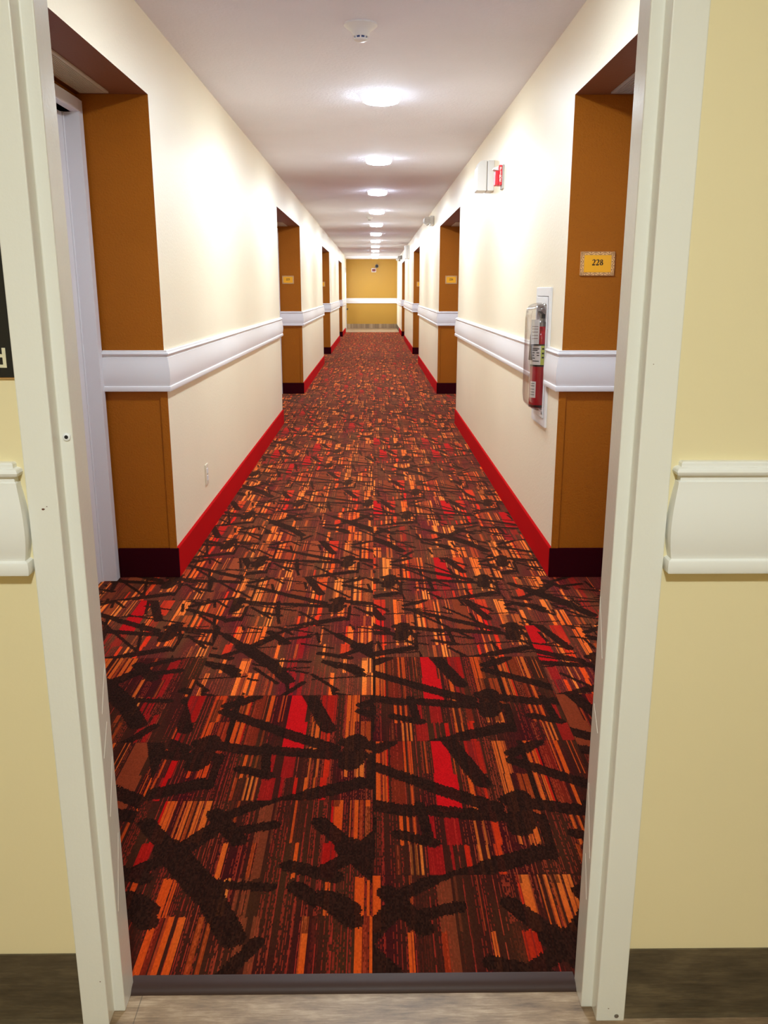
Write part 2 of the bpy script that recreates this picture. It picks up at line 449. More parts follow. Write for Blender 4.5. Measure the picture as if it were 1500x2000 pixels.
    cc = t.mix(t.m('MULTIPLY', t.m('MAXIMUM', jy, jx), 0.5), hs.outputs[0], (0.02, 0.006, 0.004, 1))
    t.col(cc)
    t.rough(1.0)
    t.b.inputs['Specular IOR Level'].default_value = 0.05
    t.b.inputs['Sheen Weight'].default_value = 0.42
    t.b.inputs['Sheen Roughness'].default_value = 0.22
    t.b.inputs['Sheen Tint'].default_value = (1.0, 0.55, 0.35, 1)
    t.bump(t.m('ADD', tuft, t.m('MULTIPLY', rr, 0.5)), 0.35, 0.002)
    return t.mat
M['carpet'] = carpet_material()

# ------------------------------------------------------------------ mesh helpers
class MB:
    def __init__(s):
        s.v, s.f, s.m = [], [], []
    def add(s, vs, fs, mi=0):
        o = len(s.v)
        s.v += [tuple(v) for v in vs]
        for f in fs:
            s.f.append(tuple(i + o for i in f)); s.m.append(mi)
        return s
    def box(s, x0, x1, y0, y1, z0, z1, mi=0, side=None):
        """side: dict of material index per face, keys -x +x -y +y -z +z"""
        vs = [(x, y, z) for z in (z0, z1) for y in (y0, y1) for x in (x0, x1)]
        F = {'-z': (0, 2, 3, 1), '+z': (4, 5, 7, 6), '-y': (0, 1, 5, 4), '+y': (2, 6, 7, 3), '-x': (0, 4, 6, 2), '+x': (1, 3, 7, 5)}
        o = len(s.v)
        s.v += vs
        for k_, f in F.items():
            s.f.append(tuple(i + o for i in f)); s.m.append((side or {}).get(k_, mi))
        return s
    def prism(s, poly, axis, a, b, mi=0):
        """poly 2D CCW, extruded along axis from a to b. axis x: (y,z); y: (x,z); z: (x,y)"""
        def P3(p_, t_):
            return {'x': (t_, p_[0], p_[1]), 'y': (p_[0], t_, p_[1]), 'z': (p_[0], p_[1], t_)}[axis]
        n = len(poly)
        vs = [P3(p_, a) for p_ in poly] + [P3(p_, b) for p_ in poly]
        fs = [tuple(range(n))[::-1], tuple(range(n, 2 * n))] + [(i, (i + 1) % n, n + (i + 1) % n, n + i) for i in range(n)]
        return s.add(vs, fs, mi)
    def lathe(s, prof, c=(0, 0, 0), n=40, axis='z', mi=0):
        vs, fs = [], []
        for (r_, h_) in prof:
            for i in range(n):
                a = 2 * math.pi * i / n
                p_ = (r_ * math.cos(a), r_ * math.sin(a), h_)
                if axis == 'y': p_ = (p_[0], p_[2], p_[1])
                if axis == 'x': p_ = (p_[2], p_[0], p_[1])
                vs.append((c[0] + p_[0], c[1] + p_[1], c[2] + p_[2]))
        for j in range(len(prof) - 1):
            for i in range(n):
                a, b = j * n + i, j * n + (i + 1) % n
                fs.append((a, b, b + n, a + n))
        fs.append(tuple(range(n))[::-1]); fs.append(tuple(range((len(prof) - 1) * n, len(prof) * n)))
        return s.add(vs, fs, mi)
    def tube(s, pts, r_, n=8, mi=0):
        pts = [Vector(p_) for p_ in pts]
        vs, fs = [], []
        for i, p_ in enumerate(pts):
            d = (pts[min(i + 1, len(pts) - 1)] - pts[max(i - 1, 0)]).normalized()
            a = d.cross(Vector((0, 0, 1)) if abs(d.z) < 0.9 else Vector((1, 0, 0))).normalized()
            b = d.cross(a)
            rad = r_[i] if isinstance(r_, (list, tuple)) else r_
            for k_ in range(n):
                an = 2 * math.pi * k_ / n
                vs.append(p_ + a * (rad * math.cos(an)) + b * (rad * math.sin(an)))
        for j in range(len(pts) - 1):
            for i in range(n):
                a, b = j * n + i, j * n + (i + 1) % n
                fs.append((a, b, b + n, a + n))
        fs.append(tuple(range(n))[::-1]); fs.append(tuple(range((len(pts) - 1) * n, len(pts) * n)))
        return s.add(vs, fs, mi)
    def build(s, name, mats, parent=None, smooth=False, bevel=0, loc=None, seg=2):
        me = bpy.data.meshes.new(name)
        off = Vector(loc) if loc else Vector((0, 0, 0))
        me.from_pydata([Vector(v) - off for v in s.v], [], s.f)
        for mt in (mats if isinstance(mats, (list, tuple)) else [mats]):
            me.materials.append(mt)
        for p_, mi in zip(me.polygons, s.m):
            p_.material_index = mi
        bm = bmesh.new(); bm.from_mesh(me)
        bmesh.ops.remove_doubles(bm, verts=bm.verts, dist=1e-6)
        bmesh.ops.recalc_face_normals(bm, faces=bm.faces)
        bm.to_mesh(me); bm.free()
        if smooth:
            me.polygons.foreach_set('use_smooth', [True] * len(me.polygons))
            try:
                me.set_sharp_from_angle(angle=R(35))
            except Exception:
                pass
        o = bpy.data.objects.new(name, me)
        C.objects.link(o)
        if loc: o.location = off
        if parent is not None: o.parent = parent
        if bevel:
            b = o.modifiers.new('b', 'BEVEL'); b.width = bevel; b.segments = seg; b.limit_method = 'ANGLE'; b.angle_limit = R(40)
            b.harden_normals = False
        return o

def tag(o, label=None, cat=None, group=None, kind=None):
    for k_, v in (('label', label), ('category', cat), ('group', group), ('kind', kind)):
        if v: o[k_] = v
    return o
def thing(name, loc, label, cat, group=None, kind=None, rz=0):
    o = bpy.data.objects.new(name, None); C.objects.link(o)
    o.location = loc; o.rotation_euler = (0, 0, rz); o.empty_display_size = 0.05
    return tag(o, label, cat, group, kind)
def struct(o, label, cat=None):
    return tag(o, label, cat, None, 'structure')
def copy_tree(o, parent=None):
    c = o.copy(); C.objects.link(c); c.parent = parent
    for ch in list(o.children):
        copy_tree(ch, c)
    return c
def text_mesh(name, s_, size, mat, parent, matrix, depth=0.0006):
    cu = bpy.data.curves.new(name, 'FONT'); cu.body = s_; cu.size = size; cu.extrude = depth; cu.offset = size * 0.018; cu.align_x = 'CENTER'; cu.align_y = 'CENTER'
    o = bpy.data.objects.new(name, cu)
    dg = bpy.context.evaluated_depsgraph_get()
    C.objects.link(o); bpy.context.view_layer.update()
    me = bpy.data.meshes.new_from_object(o.evaluated_get(bpy.context.evaluated_depsgraph_get()))
    bpy.data.objects.remove(o)
    me.materials.clear(); me.materials.append(mat)
    ob = bpy.data.objects.new(name, me); C.objects.link(ob)
    ob.parent = parent; ob.matrix_local = matrix
    return ob

# ------------------------------------------------------------------ floors and ceiling
mb = MB()
mb.box(XBL - 0.10, XBR + 0.10, 1.40, Y_CARPET, -0.03, 0.0)
struct(mb.build('floor', M['carpet']), 'red, orange and brown patterned carpet tiles running down the corridor', 'floor')
mb = MB(); mb.box(-FX, FX, FOY, 1.402, -0.04, -0.009)
struct(mb.build('floor', M['wood_floor']), 'grey wood-look vinyl floor in front of the doorway', 'floor')
mb = MB(); mb.box(XL - 0.3, XR + 0.15, Y_CARPET, Y_END + 0.1, -0.04, -0.004)
struct(mb.build('floor', M['wood_floor']), 'pale wood-look floor beyond the far edge of the carpet', 'floor')
mb = MB(); mb.box(-FX, FX, FOY, Y_END + 0.1, H, H + 0.06)
struct(mb.build('ceiling', M['ceiling']), 'textured white ceiling above corridor and foyer', 'ceiling')

# vinyl edge strip at the threshold
mb = MB()
mb.prism([(1.378, -0.009), (1.4165, -0.009), (1.4165, 0.003), (1.408, 0.0045), (1.396, 0.004), (1.386, 0.0005), (1.380, -0.005)][::1], 'x', -0.478, 0.391)
struct(mb.build('trim_1', M['vinyl'], smooth=True), 'dark grey vinyl edge strip between wood floor and carpet', 'threshold strip')

# ------------------------------------------------------------------ corridor walls
CAB_Y0, CAB_Y1, CAB_Z0, CAB_Z1 = 4.118, 4.470, 0.668, 1.328
HOLE = (4.150, 4.438, 0.705, 1.290)
BD = 0.022    # door frames in the recesses
def door_hole(side, rec):
    y1 = rec[1] - 0.065
    return (y1 - 0.80, y1, 0.0, 2.02)

def build_side(side):
    sg = -1 if side == 'left' else 1
    xw = XL if sg < 0 else XR
    xb = XBL if sg < 0 else XBR
    recs = REC_L if sg < 0 else REC_R
    yend = Y_CARPET if sg < 0 else Y_END
    mb = MB()
    def bx(xa, xb_, *a, **k_):
        mb.box(min(xa, xb_), max(xa, xb_), *a, **k_)
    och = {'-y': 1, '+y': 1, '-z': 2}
    for i, (a, b) in enumerate(recs):
        # header over the recess
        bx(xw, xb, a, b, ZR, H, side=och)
        y2 = recs[i + 1][0] if i + 1 < len(recs) else yend
        if sg > 0 and i == 0:
            h0, h1, z0, z1 = HOLE
            xm = xw + 0.10
            bx(xw, xm, b, h0, 0, H, side=och); bx(xw, xm, h1, y2, 0, H, side=och)
            bx(xw, xm, h0, h1, 0, z0); bx(xw, xm, h0, h1, z1, H)
            bx(xm, xb, b, y2, 0, H, side=och)
        else:
            bx(xw, xb, b, y2, 0, H, side=och)
        # back wall of the recess with its door opening
        d0, d1, z0, z1 = door_hole(side, (a, b))
        xo = xb + sg * 0.10
        bx(xb, xo, a, d0, 0, H, 1); bx(xb, xo, d1, b, 0, H, 1); bx(xb, xo, d0, d1, z1, H, 1)
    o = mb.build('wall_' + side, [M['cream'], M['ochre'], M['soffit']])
    struct(o, 'cream corridor wall with ochre door recesses on the %s side' % side, 'wall')
build_side('left'); build_side('right')

# end wall and closing pieces
mb = MB(); mb.box(XL - 0.30, XR + 0.15, Y_END, Y_END + 0.1, -0.01, H)
struct(mb.build('wall_back', M['mustard']), 'mustard yellow wall closing the far end of the corridor', 'wall')
EX = -0.985      # plane of the exit side, set back from the corridor wall
ED0, ED1 = 29.0, 31.6
mb = MB()
mb.box(EX - 0.1, EX, Y_CARPET - 0.02, ED0, 0, H); mb.box(EX - 0.1, EX, ED1, Y_END, 0, H); mb.box(EX - 0.1, EX, ED0, ED1, 2.1, H)
struct(mb.build('wall_side', M['cream']), 'short cream side wall around the daylit exit door at the far left', 'wall')

# ------------------------------------------------------------------ near wall with the doorway (foyer side)
JR, JL = 0.391, -0.474
OR_, OL = 0.464, -0.543
FRZ = 2.04
mb = MB()
sd = {'+y': 1}
mb.box(OR_ - 0.02, FX, YW, YWB, -0.01, H, side=sd)
mb.box(-FX, OL + 0.02, YW, YWB, -0.01, H, side=sd)
mb.box(OL + 0.02, OR_ - 0.02, YW, YWB, FRZ + 0.03, H, side=sd)
struct(mb.build('wall_front', [M['foyer_cream'], M['cream']]), 'yellow cream foyer wall around the open doorway', 'wall')
mb = MB()
mb.box(-FX - 0.1, -FX, FOY, YW, -0.01, H)
struct(mb.build('wall_foyer_left', M['foyer_cream']), 'yellow cream foyer wall out of view to the left', 'wall')
mb = MB(); mb.box(FX, FX + 0.1, FOY, YW, -0.01, H)
struct(mb.build('wall_foyer_right', M['foyer_cream']), 'yellow cream foyer wall out of view to the right', 'wall')
mb = MB(); mb.box(-FX, FX, FOY - 0.1, FOY, -0.01, H)
struct(mb.build('wall_foyer_back', M['foyer_cream']), 'yellow cream foyer wall behind the viewpoint', 'wall')

# steel door frame, no leaf
fr = thing('door_1', (0, FY, -0.009), 'cream painted steel door frame standing open to the corridor', 'door frame', kind='structure')
def jamb(face_out, face_in, j, sgn):
    ys = [(face_out, YW + 0.004), (face_out, FY), (face_in, FY), (face_in, 1.341), (j, 1.341), (j, 1.4005), (face_in, 1.4005), (face_in, 1.4285), (face_out, 1.4285), (face_out, YWB - 0.004)]
    if sgn < 0: ys = ys[::-1]
    return ys
g = MB().prism(jamb(OR_, 0.4115, JR, 1), 'z', -0.009, FRZ).build('jamb', M['frame_paint'], fr, bevel=0.0022, loc=(0, FY, -0.009))
g.location = (0, 0, 0)
g2 = MB().prism(jamb(OL, -0.4945, JL, -1), 'z', -0.009, FRZ).build('jamb', M['frame_paint'], fr, bevel=0.0022, loc=(0, FY, -0.009))
g2.location = (0, 0, 0)
hd = MB().prism([(FY, FRZ + 0.05), (FY, FRZ), (1.341, FRZ), (1.341, FRZ - 0.02), (1.4005, FRZ - 0.02), (1.4005, FRZ), (1.4285, FRZ), (1.4285, FRZ + 0.05)], 'x', OL, OR_).build('frame_head', M['frame_paint'], fr, bevel=0.002, loc=(0, FY, -0.009))
hd.location = (0, 0, 0)
def fpart(mb_, name, mat, label=None, par=fr, **k_):
    o = mb_.build(name, mat, par, loc=(0, FY, -0.009), **k_); o.location = (0, 0, 0)
    if label: o['label'] = label
    return o
# bumper hole on the left stop, screw at the right foot, rust chips
fpart(MB().lathe([(0.0062, 0), (0.0062, -0.0022), (0.0050, -0.0030)], (-0.4835, 1.341, 1.090), 20, 'y'), 'bumper', M['white_plastic'], 'white ring bumper with a black centre', smooth=True)
fpart(MB().lathe([(0.0030, -0.0022), (0.0030, -0.0034)], (-0.4835, 1.341, 1.090), 16, 'y'), 'bumper_hole', M['dark'], 'black hole')
fpart(MB().lathe([(0.0042, 0), (0.0042, -0.0008), (0.003, -0.0014)], (0.449, FY, 0.003), 16, 'y'), 'screw', M['metal'], 'small round screw', smooth=True)
def chip(cx, cz, y_, r_, seed, wall=False):
    rd = random.Random(seed)
    pl = [(cx + r_ * rd.uniform(.5, 1.1) * math.cos(a * .785), cz + 0.7 * r_ * rd.uniform(.4, 1.1) * math.sin(a * .785)) for a in range(8)]
    return MB().prism(pl, 'y', y_ - 0.0003, y_ + 0.0005)
for i, (cx, cz, r_) in enumerate([(-0.519, 0.981, 0.0030), (-0.513, 0.985, 0.0014), (0.433, 0.02, 0.0015), (0.4235, 1.205, 0.0012), (-0.503, 0.09, 0.0016)]):
    fpart(chip(cx, cz, FY, r_, i), 'rust_chip', M['rust'], 'tiny chip showing rust')
M['scratch'] = paint('scratched_paint', (0.85, 0.80, 0.72), 0.5, 0.0)
def scratch(x, y0, z0_, y1, z1_, w_):
    d = Vector((y1 - y0, z1_ - z0_)); n = Vector((-d.y, d.x)).normalized() * w_
    o = 0.0004 if x > 0 else -0.0004
    xs_ = sorted((x, x - o))
    fpart(MB().prism([(y0 - n.x, z0_ - n.y), (y1, z1_), (y0 + n.x, z0_ + n.y)], 'x', *xs_), 'scratch', M['scratch'], 'pale paint scratch')
for q in ((JL, 1.352, 0.205, 1.388, 0.345, .0012), (JL, 1.356, 0.40, 1.392, 0.50, .0009), (JL, 1.350, 0.52, 1.380, 0.575, .0008), (JL, 1.36, 0.60, 1.395, 0.68, .0007),
          (JR, 1.352, 0.31, 1.392, 0.44, .0012), (JR, 1.356, 0.56, 1.390, 0.60, .0008), (JR, 1.36, 0.70, 1.397, 0.80, .0009), (JR, 1.355, 0.22, 1.38, 0.30, .0008)):
    scratch(*q)
mk = chip(-0.519, 0.655, YW, 0.005, 44)
mk = mk.build('scuff_mark', M['rust']); tag(mk, 'small brown scuff on the foyer wall left of the door frame', 'mark')

# foyer base boards
def fbase(x0, x1, nm, lab):
    mb = MB(); mb.prism([(YW + 0.001, -0.009), (YW + 0.001, 0.1415), (YW - 0.0035, 0.1415), (YW - 0.004, 0.0), (YW - 0.006, -0.009)], 'x', x0, x1)
    struct(mb.build(nm, M['wood_base']), lab, 'baseboard')
fbase(-FX, OL - 0.0005, 'baseboard_front_left', 'dark wood-look baseboard on the foyer wall left of the frame')
fbase(OR_ + 0.0005, FX, 'baseboard_front_right', 'dark wood-look baseboard on the foyer wall right of the frame')

# ------------------------------------------------------------------ chair rail
def rail_profile():
    Hh = RZ1 - RZ0
    pts = [(0.0, 1.0), (0.013, 1.0), (0.0150, 0.985), (0.0150, 0.955)]
    for i in range(7):      # bead
        a = math.pi / 2 - i * math.pi / 6.0
        pts.append((0.0155 + 0.0085 * math.cos(a), 0.915 + 0.040 * math.sin(a)))
    pts += [(0.0155, 0.860), (0.0155, 0.835), (0.0185, 0.825)]
    belly = [(0.80, .0188), (0.72, .0215), (0.62, .0245), (0.52, .0265), (0.42, .0273), (0.34, .0270), (0.26, .0256), (0.20, .0238), (0.14, .0212)]
    pts += [(d, z) for z, d in belly]
    pts += [(0.0212, 0.132), (0.0255, 0.118), (0.0265, 0.105), (0.0265, 0.015), (0.0250, 0.0), (0.0, 0.0)]
    return [(d, RZ0 + z * Hh) for d, z in pts]
def sweep(path, prof, end_returns=False):
    """path of (x,y); the profile sticks out to the left of travel; mitred corners"""
    P = [Vector((a, b)) for a, b in path]
    n = len(P); nrm = []
    for i in range(n - 1):
        d = (P[i + 1] - P[i]).normalized(); nrm.append(Vector((-d.y, d.x)))
    mb = MB(); vs = []
    for i in range(n):
        if i == 0: off = nrm[0]
        elif i == n - 1: off = nrm[-1]
        else:
            a, b = nrm[i - 1], nrm[i]; off = (a + b) / (1 + a.dot(b))
        for (d, z) in prof:
            q = P[i] + off * d; vs.append((q.x, q.y, z))
    k_ = len(prof); fs = []
    for i in range(n - 1):
        for j in range(k_ - 1):
            a = i * k_ + j; fs.append((a, a + 1, a + k_ + 1, a + k_))
    fs.append(tuple(range(k_))); fs.append(tuple(range((n - 1) * k_, n * k_)))
    return mb.add(vs, fs)
RP = rail_profile()
tn = [1]
def rail(path, lab, mat='trim_white'):
    tn[0] += 1
    o = sweep(path, RP).build('trim_%d' % tn[0], M[mat], smooth=True)
    return struct(o, lab, 'chair rail')
ordn = ['first', 'second', 'third', 'fourth']
for side in ('left', 'right'):
    sg = -1 if side == 'left' else 1
    xw, xb = (XL, XBL) if sg < 0 else (XR, XBR)
    recs = REC_L if sg < 0 else REC_R
    yend = Y_CARPET if sg < 0 else Y_END
    xd = xb - sg * 0.031
    for i, (a, b) in enumerate(recs):
        y2 = recs[i + 1][0] if i + 1 < 4 else yend
        pth = [(xd, b), (xw, b), (xw, y2)] + ([(xb, y2)] if i < 3 else [])
        lab = 'white moulded chair rail on the %s corridor wall beyond the %s recess' % (side, ordn[i])
        if sg < 0:
            rail(pth[::-1], lab)
        elif i == 0:
            rail([(xd, b), (xw, b), (xw, CAB_Y0)], 'short white chair rail between room 228 recess and the extinguisher cabinet')
            rail([(xw, CAB_Y1), (xw, y2), (xb, y2)], 'white chair rail on the right wall from the extinguisher cabinet to the second recess')
        else:
            rail(pth, lab)
    # baseboards
    for i, (a, b) in enumerate(recs):
        y2 = recs[i + 1][0] if i + 1 < 4 else yend
        bp = [(0, 0.0), (TB, 0.0), (TB, ZB - 0.004), (TB - 0.004, ZB), (0, ZB)]
        yc2 = min(y2, Y_CARPET)
        pth = [(xw, b), (xw, yc2)]
        q = sweep(pth if sg > 0 else pth[::-1], bp)
        # the return in the recess
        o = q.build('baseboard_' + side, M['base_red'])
        struct(o, 'red carpet baseboard on the %s wall after the %s recess' % (side, ordn[i]), 'baseboard')
        rb = MB()
        xa, xe = sorted((xd, xw - sg * TB))
        rb.box(xa, xe, b - TB, b, 0, ZB)
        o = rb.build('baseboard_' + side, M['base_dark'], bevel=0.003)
        struct(o, 'dark maroon baseboard inside the %s recess on the %s' % (ordn[i], side), 'baseboard')
        if i < 3:
            rb = MB(); rb.box(*sorted((xd, xw)), y2, y2 + TB, 0, ZB)
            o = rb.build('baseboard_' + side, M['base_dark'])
            struct(o, 'maroon baseboard on the near return of the %s recess on the %s' % (ordn[i + 1], side), 'baseboard')
        # corner guard below the rail
        cgd = MB()
        x0_, x1_ = sorted((xw - sg * 0.005, xw + sg * 0.028))
        cgd.box(x0_, x1_, b - 0.007, b, ZB - 0.01, RZ0 + 0.004)
        o = cgd.build('trim_guard', M['ochre'], bevel=0.001)
        struct(o, 'ochre corner guard on the edge of the %s recess on the %s' % (ordn[i], side), 'corner guard')
# wood baseboard past the carpet, end wall rail and base
mb = MB(); mb.box(XR - 0.006, XR, Y_CARPET, Y_END, -0.004, 0.142)
struct(mb.build('baseboard_right', M['wood_base']), 'grey wood-look baseboard on the right wall past the carpet', 'baseboard')
mb = MB(); mb.box(EX, XR, Y_END - 0.006, Y_END, -0.004, 0.150)
struct(mb.build('baseboard_back', M['wood_floor']), 'grey wood-look baseboard on the mustard end wall', 'baseboard')
o = rail([(EX, Y_END), (XR, Y_END)][::-1], 'white chair rail across the mustard end wall')
# foyer rails with mitred ends
def rail_foyer(x0, x1, lab):
    o = sweep([(x0, YW + 0.0), (x0, YW), (x1, YW), (x1, YW + 0.0)][1:3][::-1] if False else [(x1, YW), (x0, YW)], RP)
    return o
def foyer_rail(path, lab):
    tn[0] += 1
    o = sweep(path, RP).build('trim_%d' % tn[0], M['foyer_trim'], smooth=True)
    o.location.z = -0.002
    struct(o, lab, 'chair rail')
foyer_rail([(FX, YW), (OR_ + 0.030, YW), (OR_ + 0.030, YW + 0.02)], 'cream white chair rail on the foyer wall right of the frame')
foyer_rail([(OL - 0.030, YW + 0.02), (OL - 0.030, YW), (-FX, YW)], 'cream white chair rail on the foyer wall left of the frame')

# ------------------------------------------------------------------ recess doors
def make_door(side, rec, n_, lab):
    sg = -1 if side == 'left' else 1
    xb = XBL if sg < 0 else XBR
    d0, d1, z0, z1 = door_hole(side, rec)
    root = thing('door_%d' % n_, (xb, (d0 + d1) / 2, 0), lab, 'door', kind='structure')
    def loc(o): o.location = (0, 0, 0)
    c = (xb, (d0 + d1) / 2, 0)
    p_ = lambda a, b: tuple(sorted((xb - sg * a, xb - sg * b)))
    f = MB()
    for ya, yb_ in ((d0 - 0.05, d0), (d1, d1 + 0.05)):
        f.box(*p_(-0.09, 0.031), ya, yb_, 0.0, z1 + 0.05)
    f.box(*p_(-0.09, 0.031), d0, d1, z1, z1 + 0.05)
    f.box(*p_(-0.09, -0.03), d0, d0 + 0.012, 0, z1); f.box(*p_(-0.09, -0.03), d1 - 0.012, d1, 0, z1)
    loc(f.build('frame', M['door_white'], root, bevel=0.002, loc=c))
    l = MB().box(*p_(-0.075, -0.035), d0 + 0.0125, d1 - 0.0125, 0.006, z1 - 0.003)
    loc(l.build('leaf', M['door_white'], root, bevel=0.002, loc=c))
    hh = MB()
    hy = d0 + 0.07
    hh.lathe([(0.026, 0), (0.026, 0.008), (0.010, 0.012), (0.010, 0.045)], (xb + sg * 0.0345, hy, 0.92), 20, 'x')
    if sg > 0:
        hh.v = [(2 * (xb + sg * 0.0345) - v[0], v[1], v[2]) for v in hh.v]
    xh = xb + sg * 0.0345 - sg * 0.042
    hh.tube([(xh, hy, 0.92), (xh, hy + 0.06, 0.922), (xh, hy + 0.11, 0.915)], [0.008, 0.0075, 0.006])
    o = hh.build('handle', M['metal'], root, smooth=True, loc=c); loc(o); o['label'] = 'grey metal lever handle'
    return root
n_ = 2
for side, recs in (('left', REC_L), ('right', REC_R)):
    for i, rc in enumerate(recs):
        make_door(side, rc, n_, 'white guest room door in the %s recess on the %s side' % (ordn[i], side)); n_ += 1

# daylit exit door at the far left
ex = thing('door_%d' % n_, (EX, (ED0 + ED1) / 2, 0), 'white exit door with daylit glass at the far left end', 'door', kind='structure')
c = (EX, (ED0 + ED1) / 2, 0)
f = MB()
f.box(EX - 0.09, EX + 0.004, ED0 - 0.04, ED0 + 0.03, 0, 2.12); f.box(EX - 0.09, EX + 0.004, ED1 - 0.03, ED1 + 0.04, 0, 2.12); f.box(EX - 0.09, EX + 0.004, ED0 + 0.03, ED1 - 0.03, 2.06, 2.12)
f.build('frame', M['door_white'], ex, loc=c).location = (0, 0, 0)
l = MB()
a_, b_ = ED0 + 0.032, ED1 - 0.032
l.box(EX - 0.05, EX - 0.005, a_, b_, 0.01, 0.95); l.box(EX - 0.05, EX - 0.005, a_, b_, 1.92, 2.055)
l.box(EX - 0.05, EX - 0.005, a_, a_ + 0.08, 0.95, 1.92); l.box(EX - 0.05, EX - 0.005, b_ - 0.10, b_, 0.95, 1.92)
l.build('leaf', M['door_white'], ex, loc=c).location = (0, 0, 0)
MB().box(EX - 0.048, EX - 0.042, a_ + 0.08, b_ - 0.10, 0.95, 1.92).build('glass_pane', M['glass'], ex, loc=c).location = (0, 0, 0)
kb = MB().lathe([(0.008, 0), (0.008, 0.03), (0.028, 0.04), (0.034, 0.055), (0.026, 0.07)], (EX - 0.005, b_ - 0.05, 0.68), 20, 'x').build('knob', M['dark'], ex, smooth=True, loc=c)
kb.location = (0, 0, 0); kb['label'] = 'black door knob'

# ------------------------------------------------------------------ soffit vents
def make_vent(side, rec, lab, mat):
    sg = -1 if side == 'left' else 1
    x0, x1 = sorted((sg * 1.088 if sg < 0 else 0.980, sg * 1.190 if sg < 0 else 1.082))
    y1 = rec[1] - 0.055; y0 = y1 - 0.62
    root = thing('air_vent', ((x0 + x1) / 2, (y0 + y1) / 2, ZR), lab, 'vent', 'air vents in the recess soffits')
    c = ((x0 + x1) / 2, (y0 + y1) / 2, ZR)
    f = MB(); z0 = ZR - 0.006
    f.box(x0 - 0.008, x1 + 0.008, y0 - 0.008, y0, z0, ZR); f.box(x0 - 0.008, x1 + 0.008, y1, y1 + 0.008, z0, ZR)
    f.box(x0 - 0.008, x0, y0, y1, z0, ZR); f.box(x1, x1 + 0.008, y0, y1, z0, ZR)
    f.build('frame', mat, root, loc=c).location = (0, 0, 0)
    g = MB()
    nn = 12
    for i in range(nn):
        xx = x0 + (i + 0.5) * (x1 - x0) / nn
        g.box(xx - 0.0028, xx + 0.0028, y0, y1, ZR - 0.005, ZR)
    g.build('grille', mat, root, loc=c).location = (0, 0, 0)
for i, rc in enumerate(REC_L):
    make_vent('left', rc, 'ribbed tan air vent in the soffit of the %s recess on the left' % ordn[i], M['vent_tan'])
for i, rc in enumerate(REC_R):
    make_vent('right', rc, 'ribbed air vent in the soffit of the %s recess on the right' % ordn[i], M['grey_plastic'] if i == 0 else M['vent_tan'])

# ------------------------------------------------------------------ ceiling LED lights
def make_light(loc, lab, mat, group='round ceiling lights in a row'):
    root = thing('ceiling_light', loc, lab, 'ceiling light', group)
    MB().lathe([(0.112, 0.0), (0.1125, -0.012), (0.110, -0.024), (0.105, -0.032), (0.100, -0.0355)], (0, 0, 0), 48).build('trim_ring', M['lit_rim'], root, smooth=True)
    MB().lathe([(0.1030, -0.0345), (0.094, -0.0395), (0.076, -0.0440), (0.04, -0.0470), (0.004, -0.0480)], (0, 0, 0), 48).build('diffuser', mat, root, smooth=True)['label'] = 'glowing white diffuser'
    return root
L0 = make_light((LX, LIGHTS[1], H), 'largest, brightest round ceiling light, just beyond the smoke detector', M['diffuser'])
ordl = ['', '', 'second', 'third', 'fourth', 'fifth', 'sixth', 'seventh', 'eighth', 'ninth', 'tenth', 'eleventh']
for i, y_ in enumerate(LIGHTS):
    if i == 1: continue
    c_ = copy_tree(L0); c_.location = (LX, y_, H)
    c_['label'] = 'glowing round ceiling light, %s of the visible row counted from the doorway' % ordl[i] if i > 1 else 'round ceiling light just inside the doorway, above the picture'
fl = make_light((-0.04, -0.42, H), 'round ceiling light of the foyer, above the picture', M['foyer_diffuser'], 'foyer lights')

# ------------------------------------------------------------------ smoke detector
sdm = thing('smoke_detector', (-0.053, 4.05, H), 'white cone-shaped smoke detector on the ceiling nearest the doorway', 'smoke detector')
MB().lathe([(0.070, 0), (0.072, -0.007), (0.064, -0.014), (0.047, -0.024), (0.038, -0.037), (0.032, -0.049)], n=48).build('base', M['white_plastic'], sdm, smooth=True)
MB().lathe([(0.026, -0.048), (0.026, -0.057)], n=40).build('sensor_slots', M['blue_dark'], sdm)['label'] = 'dark blue slots'
rb = MB()
for k_ in range(8):
    a = k_ * math.pi / 4 + 0.39 - 0.39
    cx, cy = 0.027 * math.cos(a - math.pi / 2), 0.027 * math.sin(a - math.pi / 2)
    rb.box(cx - 0.003, cx + 0.003, cy - 0.003, cy + 0.003, -0.058, -0.048)
rb.build('ribs', M['white_plastic'], sdm)
MB().lathe([(0.030, -0.057), (0.028, -0.063), (0.020, -0.067), (0.003, -0.069)], n=40).build('cap', M['white_plastic'], sdm, smooth=True)
# small distant detector on the ceiling
sd2 = thing('smoke_detector', (-0.06, 13.9, H), 'tiny dark-tipped detector on the ceiling beyond the fourth light', 'smoke detector')
MB().lathe([(0.05, 0), (0.05, -0.012), (0.03, -0.03), (0.028, -0.038)], n=24).build('base', M['white_plastic'], sd2, smooth=True)
MB().lathe([(0.024, -0.038), (0.02, -0.05)], n=24).build('cap', M['grey_plastic'], sd2, smooth=True)

